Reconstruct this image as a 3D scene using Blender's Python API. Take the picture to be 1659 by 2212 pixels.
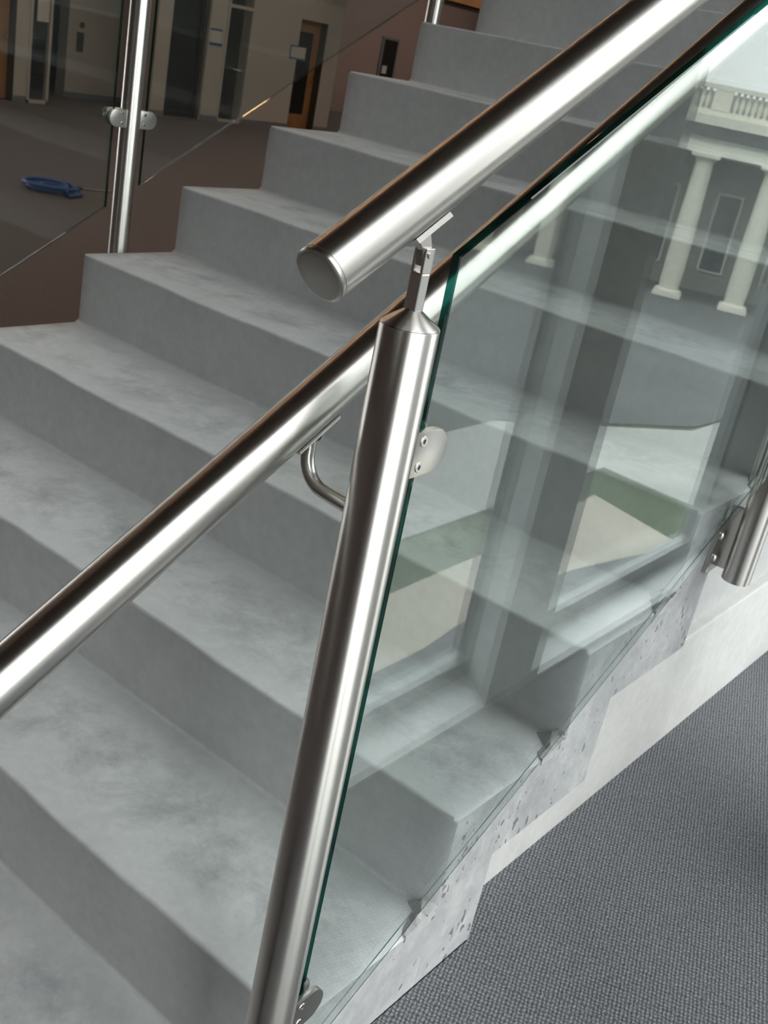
import bpy, bmesh, math, random
from mathutils import Vector, Matrix
random.seed(7)
for o in list(bpy.data.objects):
    bpy.data.objects.remove(o)
scene = bpy.context.scene
COL = scene.collection

# ------------------------------------------------------------------ camera
cam_data = bpy.data.cameras.new('camera')
cam = bpy.data.objects.new('camera', cam_data)
COL.objects.link(cam)
CAM = Vector((2.1349, -1.0793, 0.9139))
right = Vector((0.7609, 0.6215, 0.1863)).normalized()
fwd = Vector((-0.5242, 0.7581, -0.3879)).normalized()
right = (right - fwd * right.dot(fwd)).normalized()
up = right.cross(fwd)
m = Matrix((right, up, -fwd)).transposed().to_4x4()
m.translation = CAM
cam.matrix_world = m
cam_data.sensor_fit = 'HORIZONTAL'
cam_data.sensor_width = 36.0
cam_data.lens = 36.0 * 2359.81 / 1659.0
cam_data.clip_start = 0.02
cam_data.clip_end = 600
cam_data.dof.use_dof = True
cam_data.dof.focus_distance = 1.02
cam_data.dof.aperture_fstop = 26
scene.camera = cam

# ------------------------------------------------------------------ world: bright overcast sky
world = bpy.data.worlds.new('overcast_sky')
scene.world = world
world.use_nodes = True
wn = world.node_tree.nodes; wl = world.node_tree.links
wn.clear()
wout = wn.new('ShaderNodeOutputWorld'); wbg = wn.new('ShaderNodeBackground')
wtc = wn.new('ShaderNodeTexCoord'); wsep = wn.new('ShaderNodeSeparateXYZ'); wramp = wn.new('ShaderNodeValToRGB')
wl.new(wtc.outputs['Generated'], wsep.inputs[0]); wl.new(wsep.outputs['Z'], wramp.inputs[0])
wramp.color_ramp.elements[0].position = 0.0; wramp.color_ramp.elements[0].color = (0.42, 0.42, 0.425, 1)
wramp.color_ramp.elements[1].position = 1.0; wramp.color_ramp.elements[1].color = (0.975, 0.985, 1.0, 1)
wl.new(wramp.outputs[0], wbg.inputs['Color']); wbg.inputs['Strength'].default_value = 8.5
wl.new(wbg.outputs[0], wout.inputs[0])

# ------------------------------------------------------------------ exposure
vs = scene.view_settings
vs.view_transform = 'Standard'; vs.look = 'None'; vs.gamma = 1.0; vs.use_curve_mapping = False
vs.exposure = 0.08
scene.cycles.use_denoising = True
scene.cycles.max_bounces = 6
scene.cycles.adaptive_threshold = 0.05
scene.cycles.diffuse_bounces = 3
scene.cycles.glossy_bounces = 3
scene.cycles.transparent_max_bounces = 16
scene.cycles.caustics_reflective = False
scene.cycles.caustics_refractive = False

# ------------------------------------------------------------------ materials
def nt(name):
    mt = bpy.data.materials.new(name); mt.use_nodes = True
    n = mt.node_tree.nodes; l = mt.node_tree.links
    b = n['Principled BSDF']
    return mt, n, l, b

def plain(name, col, rough=0.6, metal=0.0, noise=0.0, scale=8.0, spec=0.5):
    mt, n, l, b = nt(name)
    b.inputs['Base Color'].default_value = (*col, 1); b.inputs['Roughness'].default_value = rough
    b.inputs['Metallic'].default_value = metal
    b.inputs['Specular IOR Level'].default_value = spec
    if noise:
        tc = n.new('ShaderNodeTexCoord'); tx = n.new('ShaderNodeTexNoise'); tx.inputs['Scale'].default_value = scale
        tx.inputs['Detail'].default_value = 5
        rp = n.new('ShaderNodeValToRGB')
        rp.color_ramp.elements[0].position = .3; rp.color_ramp.elements[1].position = .7
        rp.color_ramp.elements[0].color = (*[c * (1 - noise) for c in col], 1)
        rp.color_ramp.elements[1].color = (*[min(1, c * (1 + noise)) for c in col], 1)
        l.new(tc.outputs['Object'], tx.inputs['Vector']); l.new(tx.outputs[0], rp.inputs[0]); l.new(rp.outputs[0], b.inputs['Base Color'])
    return mt

def steel(name, col=(.60, .575, .545), rough=.24, aniso=.6, streak=True):
    mt, n, l, b = nt(name)
    b.inputs['Base Color'].default_value = (*col, 1); b.inputs['Metallic'].default_value = 1
    b.inputs['Roughness'].default_value = rough
    b.inputs['Anisotropic'].default_value = aniso; b.inputs['Anisotropic Rotation'].default_value = .25
    if aniso:
        tg = n.new('ShaderNodeTangent'); tg.direction_type = 'RADIAL'; tg.axis = 'Z'
        l.new(tg.outputs[0], b.inputs['Tangent'])
    if streak:
        tc = n.new('ShaderNodeTexCoord'); mp = n.new('ShaderNodeMapping'); mp.inputs['Scale'].default_value = (2.5, 2.5, 1800)
        tx = n.new('ShaderNodeTexNoise'); tx.inputs['Scale'].default_value = 1.0; tx.inputs['Detail'].default_value = 4
        l.new(tc.outputs['Object'], mp.inputs[0]); l.new(mp.outputs[0], tx.inputs['Vector'])
        mr = n.new('ShaderNodeMapRange'); mr.inputs['To Min'].default_value = rough - .03; mr.inputs['To Max'].default_value = rough + .03
        l.new(tx.outputs[0], mr.inputs[0]); l.new(mr.outputs[0], b.inputs['Roughness'])
        rp = n.new('ShaderNodeValToRGB')
        rp.color_ramp.elements[0].color = (*[c * .95 for c in col], 1); rp.color_ramp.elements[1].color = (*[c * 1.04 for c in col], 1)
        l.new(tx.outputs[0], rp.inputs[0]); l.new(rp.outputs[0], b.inputs['Base Color'])
    return mt

def concrete(name, base, dark, smudge=.5, pits=False, bump=.15, light=None, walked=False):
    """cast concrete: soft mottling, darker scuffs, faint speckle; optional air holes"""
    mt, n, l, b = nt(name)
    tc = n.new('ShaderNodeTexCoord'); tc.name = 'pattern'
    def noise(scale, det, rough=.6, dist=0, vec=None):
        t = n.new('ShaderNodeTexNoise'); t.inputs['Scale'].default_value = scale; t.inputs['Detail'].default_value = det
        t.inputs['Roughness'].default_value = rough; t.inputs['Distortion'].default_value = dist
        l.new(vec or tc.outputs['Object'], t.inputs['Vector']); return t
    def ramp(src, p0, p1, c0, c1):
        r = n.new('ShaderNodeValToRGB'); r.color_ramp.elements[0].position = p0; r.color_ramp.elements[1].position = p1
        r.color_ramp.elements[0].color = c0; r.color_ramp.elements[1].color = c1; l.new(src, r.inputs[0]); return r
    def mix(fac, a, bb, mode='MIX'):
        x = n.new('ShaderNodeMix'); x.data_type = 'RGBA'; x.blend_type = mode
        if isinstance(fac, float): x.inputs[0].default_value = fac
        else: l.new(fac, x.inputs[0])
        for s, v in ((6, a), (7, bb)):
            if isinstance(v, tuple): x.inputs[s].default_value = v
            else: l.new(v, x.inputs[s])
        return x.outputs[2]
    big = noise(2.2, 6, .6, .4); fine = noise(46, 8, .7); sc = noise(7.5, 14, .74, .25)
    lt = light or tuple(min(1, c * 1.1) for c in base)
    c = ramp(big.outputs[0], .3, .7, (*base, 1), (*lt, 1)).outputs[0]
    sm = ramp(sc.outputs[0], .45, .68, (0, 0, 0, 1), (smudge, smudge, smudge, 1)).outputs[0]
    if walked:                                     # scuffing where feet fall: the middle of each tread
        raw = n.new('ShaderNodeTexCoord'); sp = n.new('ShaderNodeSeparateXYZ'); l.new(raw.outputs['Object'], sp.inputs[0])
        fc = n.new('ShaderNodeFloatCurve'); cv = fc.mapping.curves[0]
        cv.points[0].location = (0, 0); cv.points[1].location = (1, 0)
        for q in ((.10, .05), (.35, 1), (.65, .9), (.90, .1)): cv.points.new(*q)
        fc.mapping.update()
        dv = n.new('ShaderNodeMath'); dv.operation = 'DIVIDE'; dv.inputs[1].default_value = .2803; l.new(sp.outputs[1], dv.inputs[0]); l.new(dv.outputs[0], fc.inputs['Value'])
        mm_ = n.new('ShaderNodeMath'); mm_.operation = 'MULTIPLY_ADD'; mm_.inputs[1].default_value = .85; mm_.inputs[2].default_value = .15; l.new(fc.outputs[0], mm_.inputs[0])
        sm = mix(1.0, sm, mm_.outputs[0], 'MULTIPLY')
    c = mix(sm, c, (*dark, 1))
    fr = ramp(fine.outputs[0], .35, .7, (.93, .93, .93, 1), (1.05, 1.05, 1.05, 1)).outputs[0]
    c = mix(1.0, c, fr, 'MULTIPLY')
    hgt = fine.outputs[0]
    if pits:
        mp = n.new('ShaderNodeMapping'); mp.inputs['Scale'].default_value = (1, 1.1, .5); l.new(tc.outputs['Object'], mp.inputs[0])
        wob = noise(40, 2); 
        v = n.new('ShaderNodeTexVoronoi'); v.inputs['Scale'].default_value = 68; v.inputs['Randomness'].default_value = 1
        ad = n.new('ShaderNodeMix'); ad.data_type = 'VECTOR'; ad.inputs[0].default_value = .03
        l.new(mp.outputs[0], ad.inputs[4]); l.new(wob.outputs['Color'], ad.inputs[5]); l.new(ad.outputs[1], v.inputs['Vector'])
        keep = noise(7, 2, .5)
        kr = ramp(keep.outputs[0], .36, .56, (.05, .05, .05, 1), (.31, .31, .31, 1))
        lt_ = n.new('ShaderNodeMath'); lt_.operation = 'LESS_THAN'; l.new(v.outputs['Distance'], lt_.inputs[0]); l.new(kr.outputs[0], lt_.inputs[1])
        rnd = n.new('ShaderNodeSeparateColor'); l.new(v.outputs['Color'], rnd.inputs[0])
        g = n.new('ShaderNodeMath'); g.operation = 'GREATER_THAN'; g.inputs[1].default_value = .48; l.new(rnd.outputs[0], g.inputs[0])
        mm = n.new('ShaderNodeMath'); mm.operation = 'MULTIPLY'; l.new(lt_.outputs[0], mm.inputs[0]); l.new(g.outputs[0], mm.inputs[1])
        c = mix(mm.outputs[0], c, (.15, .15, .155, 1))
    l.new(c, b.inputs['Base Color'])
    b.inputs['Roughness'].default_value = .72; b.inputs['Specular IOR Level'].default_value = .3
    bp = n.new('ShaderNodeBump'); bp.inputs['Strength'].default_value = bump; bp.inputs['Distance'].default_value = .002
    l.new(hgt, bp.inputs['Height']); l.new(bp.outputs[0], b.inputs['Normal'])
    return mt

def carpet(name, a, bcol, scale, rot, bump=.6):
    """ribbed loop-pile carpet"""
    mt, n, l, b = nt(name)
    tc = n.new('ShaderNodeTexCoord'); mp = n.new('ShaderNodeMapping'); mp.inputs['Rotation'].default_value = (0, 0, rot)
    mp.inputs['Scale'].default_value = (scale, scale, scale)
    l.new(tc.outputs['Object'], mp.inputs[0])
    sp = n.new('ShaderNodeSeparateXYZ'); l.new(mp.outputs[0], sp.inputs[0])
    def M(op, x, y=None):
        q = n.new('ShaderNodeMath'); q.operation = op
        for i, v in enumerate((x, y)):
            if v is None: continue
            if isinstance(v, (int, float)): q.inputs[i].default_value = v
            else: l.new(v, q.inputs[i])
        return q.outputs[0]
    nz = n.new('ShaderNodeTexNoise'); nz.inputs['Scale'].default_value = .55; nz.inputs['Detail'].default_value = 4; l.new(mp.outputs[0], nz.inputs['Vector'])
    px = M('ADD', M('MULTIPLY', sp.outputs[0], 6.2832), M('MULTIPLY', nz.outputs[0], 4.5))
    py = M('ADD', M('MULTIPLY', sp.outputs[1], 5.2), M('MULTIPLY', nz.outputs[0], 11.0))
    rib = M('MULTIPLY_ADD', M('SINE', px), .5); n_ = rib.node; n_.inputs[2].default_value = .5
    loop = M('MULTIPLY_ADD', M('SINE', py), .5); loop.node.inputs[2].default_value = .5
    h = M('MULTIPLY', M('ADD', M('MULTIPLY', rib, .75), .25), M('ADD', M('MULTIPLY', loop, .6), .4))
    f2 = n.new('ShaderNodeTexNoise'); f2.inputs['Scale'].default_value = 2.4; f2.inputs['Detail'].default_value = 5; f2.inputs['Roughness'].default_value = .75
    l.new(mp.outputs[0], f2.inputs['Vector'])
    k = M('ADD', M('MULTIPLY', h, .75), M('MULTIPLY', M('SUBTRACT', f2.outputs[0], .5), 1.7))
    rp = n.new('ShaderNodeValToRGB'); rp.color_ramp.elements[0].position = .05; rp.color_ramp.elements[1].position = .85
    rp.color_ramp.elements[0].color = (*a, 1); rp.color_ramp.elements[1].color = (*bcol, 1)
    l.new(k, rp.inputs[0]); l.new(rp.outputs[0], b.inputs['Base Color'])
    b.inputs['Roughness'].default_value = .95; b.inputs['Specular IOR Level'].default_value = .1
    bp = n.new('ShaderNodeBump'); bp.inputs['Strength'].default_value = bump; bp.inputs['Distance'].default_value = .002
    l.new(k, bp.inputs['Height']); l.new(bp.outputs[0], b.inputs['Normal'])
    return mt

def glass(name, tint, extra=0.0):
    """clear sheet glass: tinted transmission, mirror reflection that grows towards grazing (Schlick)"""
    mt = bpy.data.materials.new(name); mt.use_nodes = True
    n = mt.node_tree.nodes; l = mt.node_tree.links; n.clear()
    o = n.new('ShaderNodeOutputMaterial'); mx = n.new('ShaderNodeMixShader'); t = n.new('ShaderNodeBsdfTransparent'); g = n.new('ShaderNodeBsdfGlossy')
    t.inputs[0].default_value = (*tint, 1); g.inputs['Roughness'].default_value = 0.0; g.inputs['Color'].default_value = (.95, 1, .98, 1)
    lw = n.new('ShaderNodeLayerWeight'); lw.inputs['Blend'].default_value = .5
    pw = n.new('ShaderNodeMath'); pw.operation = 'POWER'; pw.inputs[1].default_value = 5; l.new(lw.outputs['Facing'], pw.inputs[0])
    ma = n.new('ShaderNodeMath'); ma.operation = 'MULTIPLY_ADD'; ma.inputs[1].default_value = .957 - extra; ma.inputs[2].default_value = .043 + extra
    l.new(pw.outputs[0], ma.inputs[0]); l.new(ma.outputs[0], mx.inputs[0]); l.new(t.outputs[0], mx.inputs[1]); l.new(g.outputs[0], mx.inputs[2])
    l.new(mx.outputs[0], o.inputs[0])
    return mt

def emit(name, col, s):
    mt, n, l, b = nt(name)
    b.inputs['Base Color'].default_value = (*col, 1); b.inputs['Emission Color'].default_value = (*col, 1); b.inputs['Emission Strength'].default_value = s
    return mt

M_ = {}
M_['tread'] = concrete('stair_concrete', (.55, .553, .553), (.29, .295, .305), .8, walked=True)
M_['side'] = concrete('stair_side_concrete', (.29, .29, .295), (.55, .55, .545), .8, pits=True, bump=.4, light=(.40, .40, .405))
M_['base'] = concrete('pale_base_concrete', (.50, .49, .475), (.42, .41, .40), .4, bump=.1, light=(.58, .57, .555))
M_['core'] = concrete('core_concrete', (.40, .40, .40), (.34, .34, .34), .3, bump=.1)
M_['steel'] = steel('brushed_steel', rough=.34, aniso=.8)
M_['steel_cast'] = steel('satin_cast_steel', rough=.3, aniso=0, streak=False)
M_['cap'] = steel('shaded_end_cap', col=(.40, .38, .36), rough=.36, aniso=0, streak=False)  # satin steel darkened for the shaded lower steps the end face mirrors
M_['steel_dark'] = plain('dark_socket', (.06, .055, .05), .4, 1)
M_['glass'] = glass('stair_glass', (.90, .925, .915))
M_['glass_edge'] = glass('glass_edge_green', (.012, .11, .09))
M_['pane'] = glass('window_pane', (.95, .97, .96))
M_['carpet'] = carpet('grey_rib_carpet', (.06, .062, .068), (.33, .335, .35), 165, math.radians(-20))
M_['floor'] = carpet('brown_floor_carpet', (.155, .143, .150), (.265, .250, .260), 60, .3, .2)
M_['wall'] = plain('white_wall_paint', (.62, .59, .55), .7, noise=.04, scale=.6)
M_['pink'] = plain('warm_wall_paint', (.42, .335, .32), .7, noise=.05, scale=.5)
M_['pilaster'] = plain('grey_column_paint', (.56, .58, .59), .6, noise=.05, scale=2)
M_['frame'] = plain('aluminium_frame', (.42, .44, .45), .35, .6)
M_['white'] = plain('white_sill', (.83, .85, .88), .35)
M_['darkdoor'] = plain('dark_glazed', (.018, .020, .018), .25)
M_['darkframe'] = plain('dark_jamb', (.06, .055, .05), .5)
M_['wood'] = plain('wood_veneer', (.46, .24, .10), .5, noise=.15, scale=3)
M_['blue'] = plain('blue_plastic', (.02, .11, .42), .35)
M_['bluetape'] = plain('blue_masking_tape', (.02, .13, .42), .6)
M_['paper'] = plain('white_paper', (.75, .73, .70), .8)
M_['skirting'] = plain('grey_skirting', (.22, .25, .28), .6)
M_['panel'] = plain('grey_metal_panel', (.12, .13, .13), .4, .5)
M_['red'] = plain('dark_red', (.10, .03, .025), .5)
M_['ceiling'] = plain('brown_ceiling', (.15, .115, .09), .8, noise=.1, scale=.5)
M_['lamp'] = emit('warm_lamp', (1, .82, .66), 17)
M_['lamp_orange'] = emit('amber_lamp', (1, .55, .26), 13)
M_['black'] = plain('black_rubber', (.02, .02, .02), .5)
M_['lawn'] = plain('lawn', (.062, .088, .045), .9, noise=.3, scale=.8)
M_['path'] = plain('sand_path', (.42, .375, .325), .9, noise=.1, scale=.5)
M_['pave'] = plain('light_pavement', (.38, .38, .37), .9, noise=.1, scale=.4)
M_['road'] = plain('asphalt', (.11, .115, .12), .9, noise=.1, scale=.4)
M_['stone'] = plain('pale_stone', (.66, .63, .55), .8, noise=.08, scale=.6)
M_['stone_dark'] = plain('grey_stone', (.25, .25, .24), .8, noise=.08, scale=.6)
M_['window_dark'] = plain('dark_window_glass', (.05, .06, .07), .1)

# ------------------------------------------------------------------ mesh helpers
class MB:
    def __init__(s): s.v = []; s.f = []; s.mi = []
    def add(s, v, f, mi=0):
        b = len(s.v); s.v += [tuple(p) for p in v]; s.f += [[b + i for i in q] for q in f]; s.mi += [mi] * len(f); return s
    def box(s, x0, x1, y0, y1, z0, z1, mi=0):
        v = [(x, y, z) for x in (x0, x1) for y in (y0, y1) for z in (z0, z1)]
        return s.add(v, [(0, 1, 3, 2), (4, 6, 7, 5), (0, 4, 5, 1), (2, 3, 7, 6), (0, 2, 6, 4), (1, 5, 7, 3)], mi)
    def prism(s, poly, axis, a, b, mi=0, mside=None):
        """poly: 2-D outline; extruded along axis ('x': poly=(y,z), 'y': (x,z), 'z': (x,y)) from a to b"""
        def P(p, t): return {'x': (t, p[0], p[1]), 'y': (p[0], t, p[1]), 'z': (p[0], p[1], t)}[axis]
        n = len(poly); v = [P(p, a) for p in poly] + [P(p, b) for p in poly]
        s.add(v, [list(range(n))[::-1], list(range(n, 2 * n))], mi)
        bs = len(s.v) - 2 * n
        for i in range(n):
            j = (i + 1) % n; s.f.append([bs + i, bs + j, bs + n + j, bs + n + i]); s.mi.append(mi if mside is None else mside)
        return s
    def lathe(s, prof, seg=32, org=(0, 0, 0), mi=0):
        """prof: (radius, z) list, about local Z"""
        ox, oy, oz = org; n = len(prof); v = []
        for r, z in prof:
            for k in range(seg):
                a = 2 * math.pi * k / seg; v.append((ox + r * math.cos(a), oy + r * math.sin(a), oz + z))
        f = [[i * seg + k, i * seg + (k + 1) % seg, (i + 1) * seg + (k + 1) % seg, (i + 1) * seg + k] for i in range(n - 1) for k in range(seg)]
        f += [list(range(seg))[::-1], [(n - 1) * seg + k for k in range(seg)]]
        return s.add(v, f, mi)
    def sweep(s, pts, r, seg=14, mi=0, closed=False):
        pts = [Vector(p) for p in pts]; n = len(pts); rs = r if isinstance(r, (list, tuple)) else [r] * n
        v = []; ref = None
        for i, p in enumerate(pts):
            d = (pts[(i + 1) % n] - pts[i - 1]) if (closed or 0 < i < n - 1) else (pts[1] - pts[0] if i == 0 else pts[-1] - pts[-2])
            d.normalize()
            if ref is None: ref = d.orthogonal().normalized()
            ref = (ref - d * ref.dot(d)).normalized(); q = d.cross(ref)
            for k in range(seg):
                a = 2 * math.pi * k / seg; v.append(p + (ref * math.cos(a) + q * math.sin(a)) * rs[i])
        f = [[i * seg + k, i * seg + (k + 1) % seg, ((i + 1) % n) * seg + (k + 1) % seg, ((i + 1) % n) * seg + k] for i in range(n if closed else n - 1) for k in range(seg)]
        if not closed: f += [list(range(seg))[::-1], [(n - 1) * seg + k for k in range(seg)]]
        return s.add(v, f, mi)
    def mesh(s, name, mats, smooth=None, bevel=0):
        me = bpy.data.meshes.new(name); me.from_pydata(s.v, [], s.f)
        for mt in (mats if isinstance(mats, (list, tuple)) else [mats]): me.materials.append(mt)
        me.polygons.foreach_set('material_index', s.mi)
        bm = bmesh.new(); bm.from_mesh(me); bmesh.ops.recalc_face_normals(bm, faces=bm.faces)
        if bevel:
            ed = [e for e in bm.edges if len(e.link_faces) == 2 and e.calc_face_angle(0) > .7]
            bmesh.ops.bevel(bm, geom=ed, offset=bevel, segments=2, affect='EDGES', profile=.6)
        bm.to_mesh(me); bm.free()
        if smooth is not None:
            me.polygons.foreach_set('use_smooth', [True] * len(me.polygons)); me.set_sharp_from_angle(angle=math.radians(smooth))
        me.update(); return me
    def build(s, name, mats, parent=None, smooth=None, bevel=0, loc=(0, 0, 0), rot=None):
        o = bpy.data.objects.new(name, s.mesh(name, mats, smooth, bevel)); COL.objects.link(o)
        o.location = loc
        if rot is not None: o.rotation_euler = rot
        if parent: o.parent = parent
        return o

def empty(name, loc, label, cat, group=None, rz=0):
    o = bpy.data.objects.new(name, None); COL.objects.link(o); o.location = loc; o.rotation_euler = (0, 0, rz); o.empty_display_size = .1
    return tag(o, label, cat, group)
def tag(o, label, cat, group=None):
    o['label'] = label; o['category'] = cat
    if group: o['group'] = group
    return o
def struct(o, label=None):
    o['kind'] = 'structure'
    if label: o['label'] = label
    return o
def inst(src, parent, loc, name=None):
    c = src.copy(); COL.objects.link(c); c.parent = parent; c.location = loc; return c
def rel(parent, p): return tuple(a - b for a, b in zip(p, parent.location))

# ------------------------------------------------------------------ dimensions (metres)
R, T, W = 0.165, 0.2803, 1.6055          # riser, tread, stair width
CARPET_Z = -0.30; LOW_Z = -7 * R; CEIL = 5.4; HALL = 3.65
K0, K1 = -6, 14                           # first and last step
XB = -15.01                               # far wall
F8 = 1.692
def by(y): return -1.079 + (y + 1.079) * F8
def bz(z): return .914 + (z - .914) * F8

# ================================================================== large structure
struct(MB().box(-26, 1.50, -6, 32, LOW_Z - .2, LOW_Z).build('floor', M_['floor']))
# raised carpeted strip beside the stairs
cp = MB().prism([(1.607, -4.6), (3.45, -4.6), (3.45, -.12), (2.06, -.12), (2.06, 9), (1.50, 9), (1.50, .135), (1.607, .135)], 'z', LOW_Z - .2, CARPET_Z)
struct(cp.build('floor_carpet', M_['carpet']))
struct(MB().box(-3.0, 3.6, -6, 32, CEIL, CEIL + .2).build('ceiling', M_['ceiling']))
struct(MB().box(-26, -2.8, -6, 32, HALL, HALL + .25).build('ceiling_hall', M_['ceiling']))
struct(MB().box(-3.0, -2.8, -6, 32, HALL + .25, CEIL).build('wall_upper_left', M_['pink']))
struct(MB().box(-26, 3.6, -6.2, -6, LOW_Z, CEIL).build('wall_front', M_['pink']))
struct(MB().box(-26, 3.6, 32, 32.2, LOW_Z, CEIL).build('wall_back', M_['pink']))

# window side: pilasters, sills, frames, panes
def pilaster(y0, y1, x0=2.06, x1=2.30):
    return struct(MB().box(x0, x1, y0, y1, CARPET_Z, CEIL).build('wall_pilaster', M_['pilaster'], bevel=.004))
WN = [0]
def window_bay(y0, y1, xi, xf, z0=CARPET_Z, transoms=()):
    WN[0] += 1
    w = struct(MB().box(xi, xf + .025, y0, y1, z0 - .15, z0 + .008).build('window_%d' % WN[0], M_['white']))  # sill
    t = .035; z1 = CEIL - .05
    fr = MB().box(xf - .02, xf + .02, y0, y1, z0 + .008, z0 + .05).box(xf - .02, xf + .02, y0, y1, z1 - .05, z1)
    fr.box(xf - .02, xf + .02, y0, y0 + t, z0 + .05, z1 - .05).box(xf - .02, xf + .02, y1 - t, y1, z0 + .05, z1 - .05)
    fr.build('window_frame', M_['frame'], w, bevel=.003)
    zs = [z0 + .05] + list(transoms) + [z1 - .05]
    for tz in transoms:
        MB().box(xf - .02, xf + .02, y0 + t, y1 - t, tz - .025, tz + .025).build('transom', M_['frame'], w, bevel=.003)
    for a, b in zip(zs[:-1], zs[1:]):
        MB().box(xf + .008, xf + .016, y0 + t, y1 - t, a, b).build('pane', M_['pane'], w)
    return w
pilaster(-.12, .02)
# column between the two window bays, narrowing towards the panes
struct(MB().prism([(2.06, .69), (2.06, .905), (2.20, .90), (2.20, .80)], 'z', CARPET_Z, CEIL).build('wall_column', M_['pilaster'], bevel=.004))
window_bay(.02, .80, 2.06, 2.175)
window_bay(.905, 1.99, 2.06, 2.175)
struct(MB().box(2.155, 2.19, 1.99, 32, LOW_Z, CEIL).build('wall_window_end', M_['pilaster']))
struct(MB().box(2.06, 2.155, 1.99, 32, LOW_Z, CARPET_Z + .008).build('trim_1', M_['white']))
struct(MB().box(2.30, 3.6, -.12, .06, CARPET_Z, CEIL).build('wall_return', M_['pilaster']))
y = -.14
for i, bw in enumerate((.95, .75)):
    window_bay(y - bw, y, 3.38, 3.46); y -= bw
    struct(MB().box(3.36, 3.55, y - .10, y, CARPET_Z, CEIL).build('wall_pier', M_['pilaster'], bevel=.004)); y -= .10
struct(MB().box(3.36, 3.55, -6, y, CARPET_Z - .8, CEIL).build('wall_side', M_['pink']))

# far left wall, seen beyond the left railing
HT = bz(1.02)
def seg(y0, y1, z0=LOW_Z, z1=CEIL, x=XB, th=.28, mat='wall'):
    return struct(MB().box(x - th, x, by(y0), by(y1), z0, z1).build('wall_left', M_[mat]))
seg(3.2, 5.02); seg(5.02, 5.71, bz(1.0), CEIL); seg(5.71, 5.86); seg(5.86, 6.115, bz(1.02), CEIL)
seg(6.115, 7.45, bz(1.6), CEIL); seg(7.45, 7.65); seg(7.65, 8.20, bz(1.6), CEIL); seg(8.20, 8.455)
seg(8.455, 8.87, bz(1.35), CEIL); seg(8.87, 9.685); seg(9.685, 10.18, bz(.99), CEIL); seg(10.18, 10.45)
struct(MB().box(-26, XB - .28, by(3.0), by(3.2), LOW_Z, CEIL).build('wall_recess', M_['wall']))
struct(MB().box(XB - 1.72, XB - 1.44, 12.47, 14.7, LOW_Z, CEIL).build('wall_lobby', M_['wall']))
struct(MB().box(XB - 5, XB - 4.8, by(3.2), 20, LOW_Z, CEIL).build('wall_corridor', M_['darkframe']))  # near-black colour stands in for the shade deep in the corridor
struct(MB().box(-20.4, -20.0, by(10.2), 32, LOW_Z, CEIL).build('wall_warm', M_['pink']))
struct(MB().box(-20.0, XB - .02, by(10.38), by(10.45), LOW_Z, CEIL).build('wall_warm_return', M_['pink']))
# skirtings
for i, (a_, b_) in enumerate(((5.71, 5.86), (7.45, 7.65), (8.20, 8.455), (8.87, 9.685), (10.18, 10.45))):
    struct(MB().box(XB, XB + .015, by(a_) + .01, by(b_) - .01, LOW_Z, LOW_Z + .1).build('baseboard_left', M_['skirting']))
struct(MB().box(XB - 1.44, XB - 1.425, 12.48, 14.69, LOW_Z, LOW_Z + .1).build('baseboard_lobby', M_['skirting']))

# ================================================================== staircase
stair = empty('staircase', (0, -6 * T, LOW_Z), 'pale grey cast concrete staircase rising to the right between two glass railings', 'staircase')
# concrete base the folded steps stand on
_b = MB().box(.05, 1.5555, .155 + 6 * T, 6.5 + 6 * T, 0, -.036 - LOW_Z).build('base_wall', M_['base'], stair, bevel=.004); _b['label'] = 'pale smooth concrete base wall'
MB().prism([(.45 + 6 * T, -.05 - LOW_Z), (6.4 + 6 * T, -.05 - LOW_Z), (6.4 + 6 * T, .045 + (6.4 - .56) * R / T - LOW_Z), (.56 + 6 * T, -LOW_Z)], 'x', .05, 1.5305).build('core_wall', M_['core'], stair)
def step_mesh():
    """one step in local coordinates: riser front at y=0, tread top at z=0; folded-plate underside"""
    rn, rc = .006, .006
    th, d = .1345, .14
    prof = []                                       # (y, z, kind)
    for i in range(5):                              # cove where the riser meets the tread below
        a = math.pi / 2 * i / 4
        prof.append((-rc + rc * math.sin(a), -R + rc - rc * math.cos(a)))
    for i in range(6):                              # rounded nosing
        a = math.pi / 2 * i / 5
        prof.append((rn - rn * math.cos(a), -rn + rn * math.sin(a)))
    prof += [(T * .5, 0), (T - rc * .2, 0), (T, 0), (T, -th), (d, -th), (d, -R - th), (0, -R - th), (0, -R - .01), (-rc, -R - .004)]
    n = len(prof); xs = [0, .006] + [.006 + (W - .012) * i / 44 for i in range(1, 44)] + [W - .006, W]
    rnd = random.Random(3); ph = [rnd.uniform(0, 6.28) for _ in range(5)]
    v = []
    for j, x in enumerate(xs):
        e = .004 if j in (0, len(xs) - 1) else 0
        wob = .0011 * math.sin(x * 7.3 + ph[0]) + .0009 * math.sin(x * 17 + ph[1]) + .0006 * math.sin(x * 41 + ph[2])
        for i, (yy, zz) in enumerate(prof):
            if 4 < i < 11: yy += wob * (1 if i < 9 else .5) + e; zz += .6 * wob - e
            elif i in (4,): yy += e
            elif 11 <= i <= 13: zz -= e
            v.append((x, yy, zz))
    f = []; mi = []
    for j in range(len(xs) - 1):
        for i in range(n):
            k = (i + 1) % n; f.append([j * n + i, j * n + k, (j + 1) * n + k, (j + 1) * n + i]); mi.append(0)
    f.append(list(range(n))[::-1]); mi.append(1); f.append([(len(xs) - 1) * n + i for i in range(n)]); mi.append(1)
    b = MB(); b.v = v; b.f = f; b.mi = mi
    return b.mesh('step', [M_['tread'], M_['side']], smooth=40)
sm = step_mesh()
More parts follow.
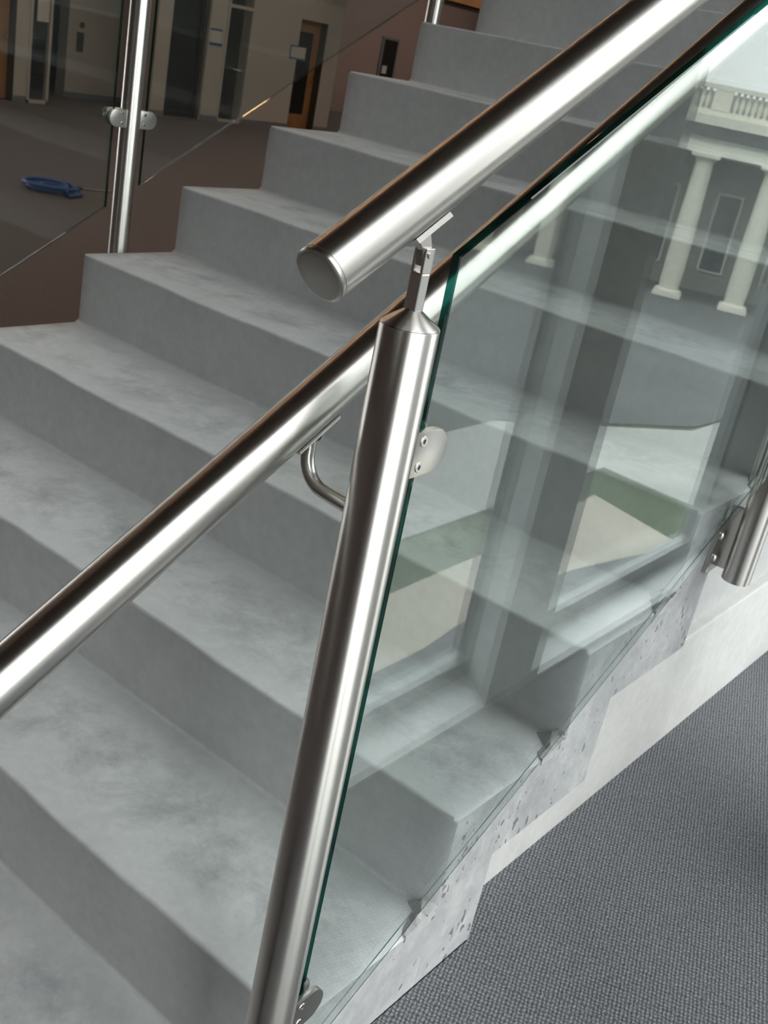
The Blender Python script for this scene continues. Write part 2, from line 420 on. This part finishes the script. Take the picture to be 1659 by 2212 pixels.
# each step gets its own concrete pattern: the material reads object coordinates shifted by the object's own random value
for mname in ('tread', 'side'):
    mt = M_[mname]; n_ = mt.node_tree.nodes; l_ = mt.node_tree.links
    tcn = n_['pattern']; oi = n_.new('ShaderNodeObjectInfo')
    va = n_.new('ShaderNodeVectorMath'); va.operation = 'MULTIPLY_ADD'; va.inputs[1].default_value = (9, 9, 9)
    outs = [lk.to_socket for lk in tcn.outputs['Object'].links]
    for lk in list(tcn.outputs['Object'].links): l_.remove(lk)
    l_.new(oi.outputs['Random'], va.inputs[0]); l_.new(tcn.outputs['Object'], va.inputs[2])
    for s_ in outs: l_.new(va.outputs[0], s_)
for k in range(K0, K1 + 1):
    o = bpy.data.objects.new('step', sm); COL.objects.link(o); o.parent = stair; o.location = (0, k * T + 6 * T, k * R - LOW_Z)

# rough mortar left in the inner corners at the right-hand end of the treads
for k in range(-1, 6):
    rq = random.Random(40 + k); n = 7; v = []; f = []
    for i in range(n):
        t = i / (n - 1); yy = (k + 1) * T - .062 + .066 * t
        h = (.002 + .020 * t ** 1.6) * (1 + .25 * rq.uniform(-1, 1)); wd = (.006 + .034 * t) * (1 + .3 * rq.uniform(-1, 1))
        for x, z in ((W + .0015, -.010), (W + .0015, h * .8), (W - wd * .45, h * (.9 + .2 * rq.random())), (W - wd, .0005), (W - wd, -.004)):
            v.append((x, yy + 6 * T, k * R + z - LOW_Z))
    for i in range(n - 1):
        for j in range(5):
            q = (j + 1) % 5; f.append([i * 5 + j, i * 5 + q, i * 5 + 5 + q, i * 5 + 5 + j])
    f += [list(range(5))[::-1], [(n - 1) * 5 + j for j in range(5)]]
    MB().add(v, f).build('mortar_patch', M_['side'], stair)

# ================================================================== glass railings
XP = 1.655; PR = .024; RR = .021
RZ = lambda y: 1.059 + .5706 * y           # upper rail axis
LZ = lambda y: .857 + .5877 * y            # lower rail axis
GB = lambda y: -.145 + .531 * (y + .359)   # glass bottom edge (right side)
GT = lambda y: .775 + .5475 * (y + .359)
PITCH = math.atan(.5706)

def tube_along(name, p0, p1, r, mat, parent, prof=None, seg=48):
    """round bar from p0 to p1 whose own Z axis runs along it"""
    p0, p1 = Vector(p0), Vector(p1); d = p1 - p0; L = d.length
    pr = prof(L) if prof else [(r, 0), (r, L)]
    o = MB().lathe(pr, seg).build(name, mat, parent, smooth=50)
    o.rotation_euler = d.to_track_quat('Z', 'Y').to_euler(); o.location = rel(parent, p0) if parent else p0
    return o

def clamp_mesh(s):
    """D-shaped glass clamp reaching towards +y*s, centred on the glass plane"""
    pts = [(-.004, -.0205), (.024, -.0205)]
    for i in range(9):
        a = -math.pi / 2 + math.pi * i / 8
        pts.append((.026 + .0205 * math.cos(a), .0205 * math.sin(a)))
    pts += [(.024, .0205), (-.004, .0205)]
    return [(p[0] * s, p[1]) for p in pts]

def add_clamp(parent, xg, y, z, s, outer=1):
    root = MB().prism(clamp_mesh(s), 'x', .0062, .0135).prism(clamp_mesh(s), 'x', -.0135, -.0062).build('glass_clamp', M_['steel_cast'], parent, bevel=.0012, smooth=40)
    root.location = rel(parent, (xg, y, z))
    for dz in (-.0115, .0115):
        sc = MB().lathe([(.0048, 0), (.0048, .0008), (.0044, .0012), (.0022, .0012), (.0019, .0004)], 20).build('screw', M_['steel_cast'], root, smooth=30)
        sc.rotation_euler = (0, math.pi / 2 * outer, 0); sc.location = (outer * .0133, s * .0095, dz)
        hx = MB().lathe([(.0019, 0), (.0019, .0003)], 6).build('screw_socket', M_['steel_dark'], root)
        hx.rotation_euler = (0, math.pi / 2 * outer, 0); hx.location = (outer * .01385, s * .0095, dz)
    return root

def add_post(parent, x, y, ztop, zbot, side, flange=False):
    p = MB().lathe([(PR, 0), (PR, ztop - zbot - .0006), (PR - .0006, ztop - zbot)], 64).build('post', M_['steel'], parent, smooth=50)
    p.location = rel(parent, (x, y, zbot)); H = ztop - zbot
    cap = MB().lathe([(PR - .0004, H + .0003), (PR - .0012, H + .0014), (.0065, H + .0125), (.004, H + .0135)], 64).build('conical_cap', M_['steel'], p, smooth=25)
    # articulated saddle under the hand rail
    zr = RZ(y) - ztop + zbot                      # rail axis above local origin
    zr = RZ(y) - zbot
    st = MB().box(-.0056, .0056, -.0056, .0056, H + .0105, H + .041).build('stem', M_['steel_cast'], p, bevel=.0014)
    fk = MB().box(-.0056, -.0031, -.0056, .0056, H + .041, H + .060).box(.0031, .0056, -.0056, .0056, H + .041, H + .060).build('fork', M_['steel_cast'], p, bevel=.0007)
    MB().prism([(-.0048, H + .046), (.0048, H + .046), (.0045, H + .060), (-.003, H + .0765), (-.019, H + .071), (-.0065, H + .058)], 'x', -.003, .003).build('tongue', M_['steel_cast'], p, bevel=.0006)
    pin = MB().lathe([(.0028, -.0068), (.0028, .0068)], 16).build('pin', M_['steel_cast'], p, smooth=40); pin.rotation_euler = (0, math.pi / 2, 0); pin.location = (0, 0, H + .055)
    # curved saddle plate hugging the rail underside
    sb = MB(); n = 11; L = .040; v = []
    for t in (RR + .0008, RR + .0048):
        for yy in (-L / 2, L / 2):
            for i in range(n):
                a = -math.pi / 2 + (i / (n - 1) - .5) * 1.45
                v.append((t * math.cos(a), yy, t * math.sin(a)))
    f = []
    for i in range(n - 1):
        f += [[i, i + 1, n + i + 1, n + i], [2 * n + i, 3 * n + i, 3 * n + i + 1, 2 * n + i + 1], [i, 2 * n + i, 2 * n + i + 1, i + 1], [n + i, n + i + 1, 3 * n + i + 1, 3 * n + i]]
    f += [[0, n, 3 * n, 2 * n], [n - 1, 3 * n - 1, 4 * n - 1, 2 * n - 1]]
    sb.add(v, f); sad = sb.build('saddle', M_['steel_cast'], p, smooth=40); sad.location = (0, -.0243, zr - .0139); sad.rotation_euler = (PITCH, 0, 0)
    # mounting
    if flange:
        MB().lathe([(.052, 0), (.052, .006), (.050, .008), (PR, .008)], 48).build('base_flange', M_['steel_cast'], p, smooth=40)
    else:
        s = -side
        xs = s * (abs(x - (W if side > 0 else 0)))   # local x of the stair side face
        MB().box(min(xs, xs - s * .008), max(xs, xs - s * .008), -.035, .022, .002, .098).build('mounting_plate', M_['steel_cast'], p, bevel=.003)
        MB().box(min(xs - s * .006, s * .012), max(xs - s * .006, s * .012), -.006, .006, .012, .125).build('mounting_web', M_['steel'], p, bevel=.001)
        for zz in (.030, .072):
            bl = MB().lathe([(.0085, 0), (.0085, .001), (.0075, .004), (.005, .006), (.0015, .0068)], 24).build('bolt', M_['steel_cast'], p, smooth=50)
            bl.rotation_euler = (0, math.pi / 2 * side, 0); bl.location = (xs - s * .008, -.021, zz)
    return p

def add_lower_bracket(parent, x, y, s, zpost):
    """bent arm from the post to the saddle below the lower rail; s = direction of the post seen from the rail"""
    xr = x - s * .088
    zr = LZ(y + .012)
    pts = [(x - s * .02, y, zpost)]
    pts.append((x - s * .052, y + .002, zpost + .001))
    for i in range(1, 8):
        a = math.pi / 2 * i / 7
        pts.append((x - s * (.056 + .030 * math.sin(a)), y + .002 + .008 * i / 7, zpost + .001 + .028 * (1 - math.cos(a))))
    pts.append((xr, y + .011, zr - .030))
    arm = MB().sweep([rel(parent, q) for q in pts], [.0062] * (len(pts) - 2) + [.0062, .0058], 18).build('rail_bracket', M_['steel_cast'], parent, smooth=60)
    kn = MB().lathe([(.0001, -.0085), (.005, -.0075), (.0085, -.003), (.0085, .003), (.005, .0075), (.0001, .0085)], 22).build('knuckle', M_['steel_cast'], arm, smooth=70)
    kn.location = rel(parent, (xr, y + .0115, zr - .030)); kn.rotation_euler = (0, math.pi / 2, 0)
    pn = MB().lathe([(.0032, -.0098), (.0032, .0098)], 14).build('pin', M_['steel_dark'], arm, smooth=40)
    pn.location = kn.location; pn.rotation_euler = (0, math.pi / 2, 0)
    pl = MB().box(-.011, .011, -.030, .024, -.0035, 0).build('saddle_plate', M_['steel_cast'], arm, bevel=.001)
    pl.location = rel(parent, (xr, y + .013, zr - RR / math.cos(PITCH) - .0005)); pl.rotation_euler = (math.atan(.5877), 0, 0)
    return arm

def glass_panel(parent, xg, y0, y1, gb, gt):
    lx, ly_, lz_ = parent.location; h = .0044; c = .0010
    poly = [(y0, gb(y0), 1), (y1, gb(y1), 1), (y1, gt(y1), -1), (y0, gt(y0), -1)]
    rings = []
    for x, ins in ((-h, c), (-h + c, 0), (h - c, 0), (h, c)):      # arris on every edge
        rings.append([(xg + x - lx, a + (ins if i in (0, 3) else -ins) - ly_, b + ins * sg - lz_) for i, (a, b, sg) in enumerate(poly)])
    mb = MB(); v = [p for r in rings for p in r]; f = [[0, 1, 2, 3], [12, 13, 14, 15]]; mi = [0, 0]
    for r in range(3):
        for i in range(4):
            j = (i + 1) % 4; f.append([r * 4 + i, r * 4 + j, r * 4 + 4 + j, r * 4 + 4 + i]); mi.append(0 if (i == 0 and r == 1) else 1)
    mb.v = v; mb.f = f; mb.mi = mi
    return mb.build('glass_panel', [M_['glass'], M_['glass_edge']], parent)

def rail_prof(L): return [(.0186, -.0012), (.0206, -.0004), (.021, .0004), (.021, .0026), (.0204, .0028), (.0204, .0034), (.021, .0036), (.021, L)]

# --- right railing, nearest the camera
rr_ = empty('glass_railing', (XP, -.402, CARPET_Z), 'brushed steel and glass stair railing in the foreground with a capped handrail end', 'railing', 'stair railings')
PY = [-.402, .695, 1.795, 2.895]
for i, y in enumerate(PY):
    zt = RZ(y) - .1077
    add_post(rr_, XP, y, zt, CARPET_Z if i == 0 else .193 + (y - .695) * R / T, 1, flange=(i == 0))
    add_lower_bracket(rr_, XP, y, 1, zt - .166)
for i in range(3):
    y0, y1 = PY[i] + .043, PY[i + 1] - .043
    glass_panel(rr_, XP, y0, y1, GB, GT)
    for y, s in ((PY[i] + .0235, 1), (PY[i + 1] - .0235, -1)):
        add_clamp(rr_, XP, y, GT(y) - .151, s); add_clamp(rr_, XP, y, GB(y) + .131, s)
y0 = -.5165
hr = tube_along('handrail', (XP, y0, RZ(y0)), (XP, 3.6, RZ(3.6)), RR, M_['steel'], rr_, rail_prof, 72)
cp_ = MB().lathe([(.0001, -.0016), (.017, -.0016), (.0186, -.0012), (.0188, -.0005)], 48).build('end_cap', M_['cap'], hr, smooth=40)
tube_along('lower_handrail', (XP - .088, -1.45, LZ(-1.45)), (XP - .088, 3.4, LZ(3.4)), RR, M_['steel'], rr_, rail_prof, 72)

# --- left railing, across the stairs
XL = -.05
lr_ = empty('glass_railing', (XL, -.402, LOW_Z), 'steel and glass railing at the far left side of the concrete stairs', 'railing', 'stair railings')
LB = lambda y: .2662 + .5796 * (y - .376)
LT = lambda y: LB(y) + .90
LP = [-.402, .705, 1.805, 2.905]
for i, y in enumerate(LP):
    add_post(lr_, XL, y, RZ(y) - .1077, .09 + (y - .695) * R / T, -1)
    add_lower_bracket(lr_, XL, y, -1, RZ(y) - .1077 - .166)
for i in range(3):
    y0, y1 = LP[i] + .045, LP[i + 1] - .05
    glass_panel(lr_, XL, y0, y1, LB, LT)
for i, y in enumerate(LP):
    for s in ((1,) if i == 0 else (-1,) if i == 3 else (1, -1)):
        for zz in (LB(y) + .181, LT(y) - .15):
            add_clamp(lr_, XL, y + s * .0235, zz, s)
tube_along('handrail', (XL, -.5165, RZ(-.5165)), (XL, 3.6, RZ(3.6)), RR, M_['steel'], lr_, rail_prof, 48)
tube_along('lower_handrail', (XL + .088, -1.45, LZ(-1.45)), (XL + .088, 3.4, LZ(3.4)), RR, M_['steel'], lr_, rail_prof, 48)

# ================================================================== doors, lights and windows in the far wall
def wood_door(n, y0, y1, ztop, rec=.19, vis=True):
    d = struct(MB().box(XB - rec - .045, XB - rec, y0, y1, LOW_Z + .01, ztop).build('door_%d' % n, M_['wood'], bevel=.004))
    if vis:
        v0, v1, z0, z1 = y0 + .17, y1 - .20, bz(-.13), bz(.85)
        MB().box(XB - rec - .002, XB - rec + .006, v0, v1, z0, z1).build('vision_panel', M_['darkdoor'], d)
    MB().lathe([(.012, 0), (.012, .05), (.022, .055), (.022, .07)], 16).build('door_handle', M_['steel_cast'], d, smooth=40, loc=(XB - rec, y1 - .08, LOW_Z + 1.0), rot=(0, math.pi / 2, 0))
    # jambs lining the reveal
    MB().box(XB - .27, XB - .004, y1, y1 + .012, LOW_Z, ztop).box(XB - .27, XB - .004, y0 - .012, y0, LOW_Z, ztop).box(XB - .27, XB - .004, y0, y1, ztop, ztop + .012).build('jamb', M_['darkframe'], d)
    return d
wood_door(1, by(9.685) + .012, by(10.18) - .012, bz(.985))
wood_door(2, by(5.02) + .012, by(5.71) - .012, bz(1.0), vis=False)
# dark glazed double doors in the opening beside the lobby
d3 = struct(MB().box(XB - .22, XB - .17, by(7.66), by(8.19), LOW_Z, bz(1.6)).build('door_3', M_['darkdoor']))
MB().box(XB - .17, XB - .13, by(7.66), by(7.70), LOW_Z, bz(1.6)).box(XB - .17, XB - .05, by(8.15), by(8.19), LOW_Z, bz(1.6)).build('jamb', M_['darkframe'], d3)
MB().box(XB - .17, XB - .16, by(7.71), by(8.15), LOW_Z, LOW_Z + .13).build('kick_plate', M_['black'], d3)
def sidelight(n, y0, y1, ztop, transom=None):
    w = struct(MB().box(XB - .06, XB + .02, y0, y0 + .05, LOW_Z, ztop).box(XB - .06, XB + .02, y1 - .05, y1, LOW_Z, ztop).box(XB - .06, XB + .02, y0, y1, LOW_Z, LOW_Z + .06).box(XB - .06, XB + .02, y0, y1, ztop - .05, ztop).build('window_%d' % n, M_['wall'], bevel=.004))
    MB().box(XB - .03, XB - .018, y0 + .05, y1 - .05, LOW_Z + .06, ztop - .05).build('pane', M_['pane'], w)
    if transom:
        MB().box(XB - .05, XB + .015, y0 + .05, y1 - .05, transom - .03, transom + .03).build('transom', M_['wall'], w)
    return w
WN[0] += 1; sidelight(WN[0], by(5.86), by(6.115), bz(1.02))
WN[0] += 1; sidelight(WN[0], by(8.455), by(8.87), bz(1.35), bz(.975))
struct(MB().box(XB - 1.0, XB - .9, by(8.40), by(8.95), LOW_Z, CEIL).build('wall_office', M_['darkframe']))
struct(MB().box(XB - 1.0, XB - .9, by(5.75), by(6.115), LOW_Z, CEIL).build('wall_office', M_['darkframe']))
# narrow window in the warm wall
def b2(y): return -1.079 + (y + 1.079) * 2.184
def z2(z): return .914 + (z - .914) * 2.184
WN[0] += 1
w = struct(MB().box(-20.0, -19.97, b2(11.30), b2(11.62), z2(-.2), z2(.97)).build('window_%d' % WN[0], M_['darkdoor']))
MB().box(-20.0, -19.95, b2(11.28), b2(11.32), z2(-.2), z2(.99)).box(-20.0, -19.95, b2(11.61), b2(11.63), z2(-.2), z2(.99)).box(-20.0, -19.95, b2(11.32), b2(11.61), z2(.96), z2(.99)).build('window_frame', M_['skirting'], w)
nt_ = tag(MB().box(-19.965, -19.96, b2(11.36), b2(11.46), z2(.53), z2(.63)).build('notice', M_['paper']), 'small pale paper notice in the narrow window of the brown wall', 'notice')

# papers held with blue tape
n1 = empty('notice', (XB, by(9.55), bz(.52)), 'white paper notice framed with blue tape over the wooden door edge', 'notice')
def bb(name, x0, x1, y0, y1, z0, z1, mat, par): return MB().box(x0 - par.location.x, x1 - par.location.x, y0 - par.location.y, y1 - par.location.y, z0 - par.location.z, z1 - par.location.z).build(name, mat, par)
ya, yb_, za, zb = by(9.55), by(9.83), bz(.52), bz(.68)
bb('sheet', XB + .004, XB + .007, ya + .02, yb_, za + .02, zb - .02, M_['paper'], n1)
bb('tape', XB + .007, XB + .009, ya, ya + .025, za, zb, M_['bluetape'], n1)
bb('tape', XB + .007, XB + .009, ya, ya + .22, zb - .03, zb, M_['bluetape'], n1)
bb('tape', XB + .007, XB + .009, ya, yb_ + .02, za, za + .03, M_['bluetape'], n1)
n2 = empty('notice', (XB, by(8.22), bz(.51)), 'pale paper notice stuck with two strips of blue tape on the white pier', 'notice')
ya, yb_, za, zb = by(8.215), by(8.40), bz(.52), bz(.70)
bb('sheet', XB + .004, XB + .007, ya + .03, yb_ - .02, za + .02, zb - .02, M_['paper'], n2)
bb('tape', XB + .007, XB + .009, ya, yb_, zb - .035, zb, M_['bluetape'], n2)
bb('tape', XB + .007, XB + .009, ya + .01, yb_ + .03, za, za + .05, M_['bluetape'], n2)
tag(MB().box(XB + .02, XB + .023, by(5.93), by(6.07), bz(.47), bz(.78)).build('poster', M_['paper']), 'pale paper sheet hung high on the narrow glazed panel at the far left', 'poster')
# lobby wall fittings (drawn on the recessed wall)
FX = (XB - 1.44 - 2.135) / -10.135
def ly(y): return -1.079 + (y + 1.079) * FX
def lz(z): return .914 + (z - .914) * FX
cpn = tag(MB().box(XB - 1.44, XB - 1.42, ly(6.42), ly(6.50), lz(.24), lz(.43)).build('call_panel', M_['panel'], bevel=.004), 'dark grey wall panel on the white lobby wall', 'wall panel')
tag(MB().lathe([(.05, 0), (.05, .03), (.035, .045)], 20).build('alarm_bell', M_['red'], smooth=40, loc=(XB - 1.44, ly(6.47), lz(.50)), rot=(0, math.pi / 2, 0)), 'small dark red round fitting above the grey wall panel', 'wall fitting')

# ================================================================== blue cable coil on the lower floor
cx, cy = -7.75, 6.0
cx, cy = -7.86, 6.14
coil = empty('cable_coil', (cx, cy, LOW_Z), 'loose coil of bright blue cable lying on the brown floor', 'cable')
rnd = random.Random(11)
pts = []
for i in range(7 * 28):
    a = 2 * math.pi * i / 28; t = i / 28
    r = .20 + .085 * math.sin(t * 2.3 + 1) + .012 * math.sin(3 * a + t)
    pts.append((r * math.cos(a) * 1.12, r * math.sin(a) * .96 + .02 * math.sin(t * 1.7), .02 + .022 * (t % 3) + .006 * math.sin(2 * a + t)))
MB().sweep(pts, .02, 8).build('cable', M_['blue'], coil, smooth=60)
MB().sweep([(.0, .20, .07), (-.05, .29, .06), (-.10, .40, .03), (-.12, .47, .016)], .016, 8).build('plug_lead', M_['black'], coil, smooth=60)
MB().sweep([(-.12, .47, .014), (-.08, .62, .010), (-.02, .80, .010), (.03, 1.0, .010)], .008, 6).build('grey_lead', M_['frame'], coil, smooth=60)

# ================================================================== ceiling lamps (warm strips over the hall)
i = 0
for yy in (2.2, 6.2, 10.6, 15.0, 19.5, 24.0, 28.0):
    for xx in ((-3.2, -7.4, -11.6) if yy < 18 else (-9.0, -12.6, -17.0)):  # the far rows are unseen lamps added to brighten the warm wall
        i += 1
        lp = empty('ceiling_lamp', (xx, yy, HALL - .06), 'amber strip lamp on the brown hall ceiling nearest the stairs' if xx > -4 else 'unseen long warm white strip lamp on the brown ceiling of the hall', 'lamp', 'amber strip lamps by the stairs' if xx > -4 else 'warm white strip lamps over the hall')
        MB().box(-.07, .07, -1.7, 1.7, .01, .06).build('housing', M_['frame'], lp)
        MB().box(-.05, .05, -1.68, 1.68, -.008, .012).build('tube', M_['lamp_orange' if xx > -4 else 'lamp'], lp)
# timber-faced bulkhead glimpsed past the upper stairs
bh = empty('timber_bulkhead', (-14.0, 18, 2.0), 'timber faced bulkhead with a warm lamp beyond the top of the stairs', 'bulkhead')
MB().box(-.6, .6, 0, 6, 0, .45).build('fascia', M_['wood'], bh, bevel=.01)
MB().box(-.5, .5, .2, 5.8, -.03, 0).build('soffit', M_['darkframe'], bh)

# ================================================================== outdoors, two storeys below: what the windows (and the glass) show
GZ = -6.35
struct(MB().box(-150, 400, -300, 400, GZ - 1, GZ).build('ground_lawn', M_['lawn']))
struct(MB().prism([(3.7, -40), (7.6, -40), (7.75, 10), (8.0, 12.1), (7.85, 14.3), (7.25, 17.2), (6.6, 60), (3.7, 60)], 'z', GZ - .1, GZ + .02).build('ground_terrace', M_['road']))
struct(MB().prism([(7.6, -40), (9.1, -40), (9.0, 10.7), (9.05, 13.5), (9.4, 17.8), (7.25, 17.2), (7.85, 14.3), (8.0, 12.1), (7.75, 10)], 'z', GZ - .1, GZ + .03).build('ground_path', M_['path']))
struct(MB().prism([(10.1, -40), (13.0, -40), (13.0, 19.5), (10.3, 24.5), (9.0, 60), (7.5, 60), (8.0, 19.4), (10.1, 19.5)], 'z', GZ - .1, GZ + .03).build('ground_pavement', M_['pave']))
struct(MB().prism([(13.0, -40), (60, -40), (60, 60), (9.2, 60), (10.4, 25), (13.0, 19.8)], 'z', GZ - .1, GZ + .02).build('ground_road', M_['road']))

bd = empty('colonnaded_building', (19.44, 42.25, GZ), 'pale stone building with tall columns and a roof balustrade mirrored in the glass', 'building', rz=math.atan2(.3513, -.9363) - math.pi)
# local: +x runs along the facade away from us (towards -s), +y points away from us
def bpart(mbx, name, mat, **k): return mbx.build(name, M_[mat], bd, **k)
ang = bd.rotation_euler.z
S = 1
NB = 9; SP = 2.69
def colx(i): return i * SP
ctop = 5.70
for i in range(-5, 10):
    x = colx(i)
    c = MB().lathe([(.40, .32), (.43, .9), (.42, 2.5), (.35, ctop - .35)], 20).build('column', M_['stone'], bd, smooth=40, loc=(x, 0, 0))
    MB().box(-.58, .58, -.58, .58, 0, .16).lathe([(.56, .16), (.56, .24), (.46, .32)], 20).build('column_base', M_['stone'], c)
    MB().lathe([(.35, ctop - .35), (.38, ctop - .28), (.52, ctop - .14)], 20).box(-.56, .56, -.56, .56, ctop - .14, ctop).build('capital', M_['stone'], c)
x0, x1 = colx(-5) - 1, colx(9) + 1
bpart(MB().box(x0, x1, -.5, .6, ctop, ctop + .55), 'architrave', 'stone')
bpart(MB().box(x0, x1, -.3, .6, ctop + .55, ctop + 1.05), 'frieze', 'window_dark')  # dark colour painted in for the shadow gap below the cornice
bpart(MB().box(x0, x1, -.85, .6, ctop + 1.05, ctop + 1.4), 'cornice', 'stone')
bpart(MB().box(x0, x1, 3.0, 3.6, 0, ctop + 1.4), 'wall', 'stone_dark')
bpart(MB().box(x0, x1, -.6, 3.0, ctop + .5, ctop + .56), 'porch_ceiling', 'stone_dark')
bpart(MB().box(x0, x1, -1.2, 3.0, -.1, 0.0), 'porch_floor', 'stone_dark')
zt = ctop + 1.4
bpart(MB().box(x0, x1, -.25, .15, zt, zt + .2), 'balustrade_plinth', 'stone')
bpart(MB().box(x0, x1, -.28, .18, zt + .95, zt + 1.12), 'balustrade_coping', 'stone')
bpart(MB().box(x0, x1, 3.2, 14, ctop + 1.4, zt + .9), 'roof', 'stone_dark')
balm = None
for i in range(-5, 9):
    for j in range(8):
        xx = colx(i) + .42 + (SP - .84) * (j + .5) / 8
        if balm is None:
            balm = MB().lathe([(.07, 0), (.05, .08), (.11, .26), (.10, .36), (.045, .55), (.07, .75)], 8).build('baluster', M_['stone'], bd, smooth=50)
            balm.location = (xx, -.05, zt + .2)
        else: inst(balm, bd, (xx, -.05, zt + .2))
for i in range(-5, 10):
    bpart(MB().box(colx(i) - .35, colx(i) + .35, -.27, .17, zt + .2, zt + .95), 'balustrade_pier', 'stone')
for i in range(-5, 9):
    xm = colx(i) + SP / 2
    wv = bpart(MB().box(xm - .55, xm + .55, 2.9, 3.0, .9, 4.2), 'window', 'stone')
    MB().box(xm - .45, xm + .45, 2.86, 2.91, 1.0, 4.1).build('window_pane', M_['window_dark'], bd)
